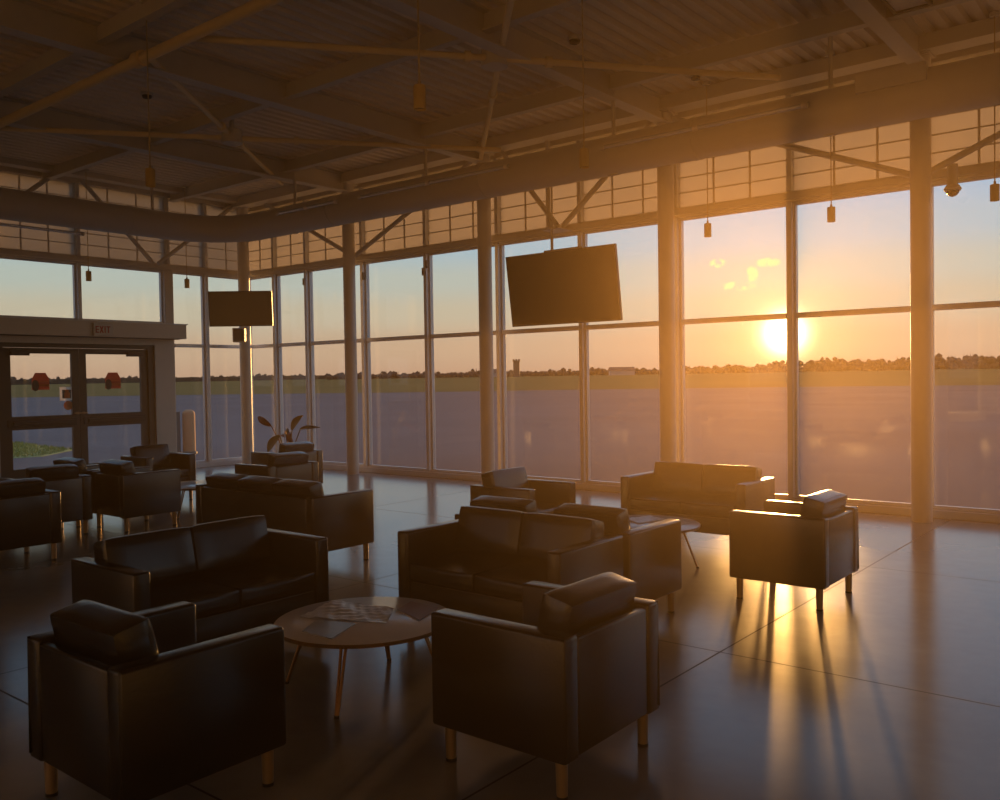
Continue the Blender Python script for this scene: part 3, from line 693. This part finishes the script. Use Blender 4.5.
# ------------------------------------------------------------------ televisions
def television(loc, rz, tilt, w, h, label):
    t = thing('television', label, 'television', loc, rz); T = Matrix.Rotation(tilt, 4, 'X')
    m = MB(); m.box((-w / 2, -.0, -h / 2), (w / 2, .045, h / 2), .006, mx=T); m.box((-w * .3, .045, -h * .35), (w * .3, .085, h * .25), .01, mx=T); m.build('case', 'black', t)
    m = MB(); e = .016
    m.box((-w / 2, -.006, -h / 2), (w / 2, 0, -h / 2 + e), mx=T); m.box((-w / 2, -.006, h / 2 - e), (w / 2, 0, h / 2), mx=T); m.box((-w / 2, -.006, -h / 2 + e), (-w / 2 + e, 0, h / 2 - e), mx=T); m.box((w / 2 - e, -.006, -h / 2 + e), (w / 2, 0, h / 2 - e), mx=T); m.build('bezel', 'black', t)
    m = MB(); m.box((-w / 2 + e, -.003, -h / 2 + e), (w / 2 - e, -.0005, h / 2 - e), mx=T); m.build('screen', 'screen', t)
    return t
t = television((7.71, -.52, 2.745), 0, math.radians(8), 1.76, .97, 'large dark television hung from the window head')
m = MB(); m.tube((-.21, .10, .50), (-.21, .10, .90), .02); m.box((-.36, .05, .80), (-.06, .40, .815)); m.build('mount_pole', 'steel', t)
m = MB(); m.box((-.3, .03, .495), (.32, .13, .52), .004); m.box((-.12, .08, -.2), (.12, .16, .50)); m.build('mount_bracket', 'steel', t)
t = television((.78, -.70, 2.88), math.radians(41.5), math.radians(5), 1.135, .635, 'small dark television on the corner column')
m = MB(); m.box((-.08, .07, -.12), (.08, .12, .12)); m.beam((0, .1, 0), (0, .46, 0), .06, .06); m.tube((0, .52, -.08), (0, .52, .08), .125, n=24); m.build('mount_bracket', 'black', t)
t = thing('wall_speaker', 'small grey box on the corner column under the small television', 'speaker', (.46, -.50, 2.42), math.radians(41))
m = MB(); m.box((-.11, -.12, -.13), (.11, .06, .13), .012); m.build('cabinet', 'steel', t)
m = MB(); m.box((-.09, -.126, -.11), (.09, -.12, .11), .003); m.build('grille', 'utility', t)

# ------------------------------------------------------------------ seating
def seat(name, label, cat, n, W, loc, rz, group):
    """club chair or sofa of n places; front at -y, arms and back as upholstered panels"""
    D, A, HA, Z0 = .66, .095, .61, .15
    t = thing(name, label, cat, (loc[0], loc[1], 0), rz, group)
    h, f, r = W / 2, -D / 2, D / 2
    for s in (-1, 1):
        a, c = sorted((s * h, s * (h - A)))
        m = MB(); m.box((a, f, Z0), (c, r, HA), .014, 3)
        e = s * (h - .004)
        m.path([(s * (h - .012), f + .005, Z0 + .02), (s * (h - .012), f + .003, HA - .012), (s * (h - .012), r - .003, HA - .003), (s * (h - .012), r + .001, Z0 + .02)], .004, 6)
        m.build('arm', 'leather', t, True)
    m = MB(); m.box((-h + A + .001, r - .045, Z0 + .005), (h - A - .001, r - .004, HA - .012), .012, 3)
    m.build('back_panel', 'leather', t, True)
    m = MB(); m.box((-h + A + .001, f + .012, Z0 + .005), (h - A - .001, r - .08, .31), .012, 3)
    m.build('seat_base', 'leather', t, True)
    cw = (W - 2 * A - .006) / n
    for i in range(n):
        x0 = -h + A + .003 + i * cw; x1 = x0 + cw
        m = MB(); m.puff((x0 + .003, f + .004, .313), (x1 - .003, r - .082, .42), .006, .018); m.build('seat_cushion', 'leather', t, True)
        T = Matrix.Translation(((x0 + x1) / 2, r - .172, .425)) @ Matrix.Rotation(math.radians(-13), 4, 'X')
        m = MB(); m.puff((-cw / 2 + .002 + .008 * (n == 1), -.076, .02), (cw / 2 - .002 - .008 * (n == 1), .076, .305 if n == 1 else .288), .004, .02, T); m.build('back_cushion', 'leather', t, True)
    xs = [-h + .055, h - .055] + ([0] if n > 2 else [])
    for x in xs:
        for y in (f + .055, r - .055):
            m = MB(); m.tube((x, y, 0), (x, y, Z0 + .006), .021, .024, n=16); k = m.build('leg', 'leg', t, True)
            m = MB(); m.tube((x, y, 0), (x, y, .012), .023, n=16); m.build('foot_pad', 'black', k, True)
    return t
F_CAM, F_X, F_WIN, F_DOOR = 0, PI / 2, PI, -PI / 2          # which way the front looks
CH, SO = .70, 1.24
ga, gs = 'black leather armchairs', 'black leather sofas'
arm = seat('armchair', 'dark armchair beside the low table with newspaper, its bolster and back toward the camera, unlit', 'armchair', 1, CH, (11.345, -8.43), F_WIN, ga)
def chair(x, y, rz, lab): return copy_thing(arm, (x, y, 0), rz, lab, ga)
chair(12.33, -7.27, F_DOOR, 'black armchair beside the newspaper table, its back panel and arm side facing us')
chair(12.19, -4.14, F_DOOR, 'armchair in the sun glow with long leg shadows on the floor')
chair(11.41, -5.31, F_WIN, 'armchair behind the loveseat, its arm beside the glowing low table')
chair(10.70, -5.31, F_WIN, 'armchair behind the loveseat of which only the bolster top shows')
chair(9.68, -3.97, F_X, 'armchair in front of the third column with its cushion turned to the sun')
chair(5.98, -3.86, F_DOOR, 'armchair behind the long sofa, its bolster toward the camera')
chair(4.68, -2.72, F_DOOR, 'armchair directly in front of the potted plant')
chair(3.60, -3.98, F_X, 'armchair facing the room in front of the metal pier by the doors')
chair(5.32, -5.23, F_WIN, 'armchair with back panel to camera beside the small low table near the doors')
chair(4.53, -5.36, F_WIN, 'armchair whose bolster shows just in front of the glass doors')
chair(6.17, -6.92, F_DOOR, 'armchair cut by the picture edge with one lit front edge')
chair(5.07, -6.10, F_DOOR, 'armchair half hidden behind the one cut by the picture edge')
love = seat('loveseat', 'two-seat sofa facing us beyond the low table with newspaper, arms lit at the edge', 'sofa', 2, SO, (9.99, -7.35), F_X, gs)
copy_thing(love, (11.13, -6.02, 0), F_CAM, 'two-seat sofa in the middle facing us behind the black armchair', gs)
copy_thing(love, (10.74, -2.72, 0), F_CAM, 'two-seat sofa under the sun against the window wall', gs)
seat('sofa', 'long three-seat sofa seen from behind near the corner', 'sofa', 3, 1.70, (7.98, -5.31), F_WIN, gs)

# ------------------------------------------------------------------ low round tables and what lies on them
def table(x, y, rz, label):
    t = thing('coffee_table', label, 'table', (x, y, 0), rz, 'low round coffee tables'); H, R = .35, .445
    m = MB(); m.lathe([(R - .006, H - .022), (R - .003, H - .003), (R - .008, H)], 64); m.build('table_top', 'laminate', t, True)
    m = MB(); m.lathe([(R - .03, H - .027), (R, H - .020), (R + .001, H - .006), (R - .003, H - .0028)], 64); m.build('edge_band', 'edge', t, True)
    m = MB(); pts = [(.28 * math.cos(2 * PI * k / 32), .28 * math.sin(2 * PI * k / 32), H - .035) for k in range(33)]; m.path(pts, .008, 8); m.build('ring_frame', 'rod', t, True)
    for k in range(4):
        a = k * PI / 2; c, s = math.cos(a), math.sin(a)
        m = MB(); tn = Vector((-s, c, 0)) * .012
        for q in (-1, 1): m.tube(Vector((.30 * c, .30 * s, H - .028)) + tn * q, Vector((.42 * c, .42 * s, .0)) + tn * q * .35, .0075, n=10)
        lg = m.build('leg', 'rod', t, True)
        m = MB(); m.tube((.42 * c, .42 * s, 0), (.42 * c, .42 * s, .014), .013, n=12); m.build('foot_pad', 'black', lg, True)
    return t
tab = table(11.13, -7.19, math.atan2(-.37, .21), 'pale round low table strewn with papers between the dark armchairs')
copy_thing(tab, (10.85, -3.87, 0), math.atan2(.15, .38), 'round low table in the sun glow before the window sofa')
copy_thing(tab, (5.10, -4.32, 0), .4, 'round low table half hidden behind the long sofa near the doors')

def sheet(name, quad, z, th, material, label, cat, wav=0.0, n=18, sheets=1, group=None):
    """a stack of paper lying on a table: quad of corners, gently waved"""
    t = thing(name, label, cat, (sum(q[0] for q in quad) / 4, sum(q[1] for q in quad) / 4, z), 0, group)
    cx, cy = t.location.x, t.location.y; rnd = random.Random(len(label))
    for s in range(sheets):
        m = MB(); a0 = rnd.uniform(-.05, .05) * (s > 0); vs, fs = [], []
        ph = [rnd.uniform(0, 6) for _ in range(6)]
        for top in (0, 1):
            for i in range(n + 1):
                for j in range(n + 1):
                    u, v = i / n, j / n
                    x = (1 - u) * (1 - v) * quad[0][0] + u * (1 - v) * quad[1][0] + u * v * quad[2][0] + (1 - u) * v * quad[3][0] - cx
                    y = (1 - u) * (1 - v) * quad[0][1] + u * (1 - v) * quad[1][1] + u * v * quad[2][1] + (1 - u) * v * quad[3][1] - cy
                    x, y = x * math.cos(a0) - y * math.sin(a0), x * math.sin(a0) + y * math.cos(a0)
                    w = wav * (1.1 + .6 * math.sin(9 * u + ph[0] + 3 * v) + .5 * math.sin(17 * v + ph[1] - 4 * u) + .35 * math.sin(43 * v + 15 * u + ph[2]) + .35 * math.sin(37 * u - 13 * v + ph[3]) + .4 * math.sin(23 * v - 29 * u + ph[4])) / 2 if top or wav else 0
                    vs.append((x, y, s * th + .0006 + (th * .9 if top else 0) + max(0, w)))
        k = (n + 1) ** 2
        for i in range(n):
            for j in range(n):
                a = i * (n + 1) + j; q = (a, a + n + 1, a + n + 2, a + 1)
                fs.append(tuple(reversed(q))); fs.append(tuple(p + k for p in q))
        for i in range(n):
            for a, c in ((i, i + 1), (n * (n + 1) + i + 1, n * (n + 1) + i), ((i + 1) * (n + 1), i * (n + 1)), (i * (n + 1) + n, (i + 1) * (n + 1) + n)):
                fs.append((a, c, c + k, a + k))
        m.raw(vs, fs); m.build('cover' if sheets == 1 or s == sheets - 1 else 'page', material if s == sheets - 1 else 'paper', t, True)
    return t
sheet('magazine', [(11.08, -7.54), (10.97, -7.37), (11.18, -7.29), (11.29, -7.53)], .35, .003, 'magazine', 'closed grey magazine lying alone near the table edge by the dark armchair', 'magazine', 0, 6, 2)
sheet('newspaper', [(10.86, -7.38), (10.74, -7.05), (11.13, -6.98), (11.30, -7.20)], .35, .002, 'paper', 'crumpled open newspaper spread across the pale round table', 'newspaper', .008, 56, 1)
sheet('folder', [(11.16, -6.985), (11.10, -6.82), (11.32, -6.84), (11.40, -7.07)], .35, .003, 'folder', 'plain brown card folder beside the crumpled newspaper', 'folder', 0, 4, 2)
sheet('newspaper', [(10.62, -3.80), (10.72, -3.56), (10.92, -3.64), (10.84, -3.95)], .35, .003, 'paper', 'folded newspaper on the round table in the sun glow', 'newspaper', .004, 24, 2)
sheet('magazine', [(10.98, -3.80), (11.02, -3.62), (11.16, -3.66), (11.14, -3.85)], .35, .003, 'magazine', 'small magazine on the round table in the sun glow', 'magazine', 0, 6, 1)

# ------------------------------------------------------------------ potted plant
def plant():
    x, y = 2.72, -1.2
    t = thing('potted_plant', 'potted plant with large reddish and olive leaves by the corner windows', 'plant', (x, y, 0))
    m = MB(); m.lathe([(.13, 0), (.17, .28), (.18, .30), (.165, .30), (.16, .27)], 28); p = m.build('pot', 'pot', t, True)
    m = MB(); m.tube((0, 0, .25), (0, 0, .272), .158, n=24); m.build('soil', 'soil', p)
    def leaf(base, bend, tip, w, material, tw):
        """a stem that curves from the pot into a broad pointed blade"""
        base, bend, tip = Vector(base), Vector(bend), Vector(tip)
        m = MB(); m.path([base, base.lerp(bend, .5) + Vector((0, 0, .03)), bend], .009, 8)
        d = (tip - bend).normalized(); side = d.cross(Vector((math.sin(tw), -math.cos(tw), .25))).normalized(); nor = side.cross(d)
        n = 12; vs, fs = [], []
        for i in range(n + 1):
            u = i / n; c = bend.lerp(tip, u) + nor * (.05 * math.sin(PI * u)) ; ww = w * (math.sin(PI * min(1, u * .92 + .06)) ** .75)
            vs += [c - side * ww + nor * .018, c, c + side * ww + nor * .018, c - nor * .003]
        for i in range(n):
            a = i * 4
            for q in ((0, 1), (1, 2)): fs.append((a + q[0], a + q[1], a + 4 + q[1], a + 4 + q[0]))
            fs.append((a + 2, a + 3, a + 7, a + 6)); fs.append((a + 3, a, a + 4, a + 7))
        m.raw(vs, fs); return m.build('leaf', material, t, True)
    leaf((-.02, 0, .27), (-.36, -.05, .82), (-.64, -.1, .97), .055, 'leafred', .3)
    leaf((.02, 0, .27), (.09, .02, .76), (.33, .06, 1.0), .068, 'leafyel', .2)
    leaf((.03, .02, .27), (.26, .05, .775), (.70, .1, .81), .032, 'leafdark', 1.2)
    leaf((.01, -.03, .27), (.13, -.05, .74), (.42, -.2, .55), .055, 'leafred', .2)
    leaf((-.04, -.03, .27), (-.12, -.06, .67), (-.25, -.2, .40), .085, 'leafyel', .1)
    leaf((0, .04, .27), (-.10, .05, .62), (-.16, .12, .78), .03, 'leafdark', .9)
    leaf((0, 0, .27), (.06, -.06, .70), (.24, -.24, .66), .05, 'leafred', .4)
plant()

# ------------------------------------------------------------------ scattering box added to imitate warm lens glare
M['glare_haze'] = glare_haze_mat()
m = MB(); m.box((.13, RY + .06, .01), (RX - .06, -.12, 4.63)); tag(m.build('glare_haze', 'glare_haze'), 'thin warm volume added across the lounge to imitate lens glare', 'glare_haze', kind='structure')

# ------------------------------------------------------------------ view
vs_ = SC.view_settings; SC.display_settings.display_device = 'sRGB'
vs_.view_transform = 'Standard'; vs_.look = 'None'; vs_.exposure = 0.16; vs_.gamma = 1.0; vs_.use_curve_mapping = False
SC.cycles.use_denoising = True
SC.cycles.max_bounces = 8; SC.cycles.transparent_max_bounces = 16; SC.cycles.volume_bounces = 0
SC.cycles.caustics_reflective = False; SC.cycles.caustics_refractive = False
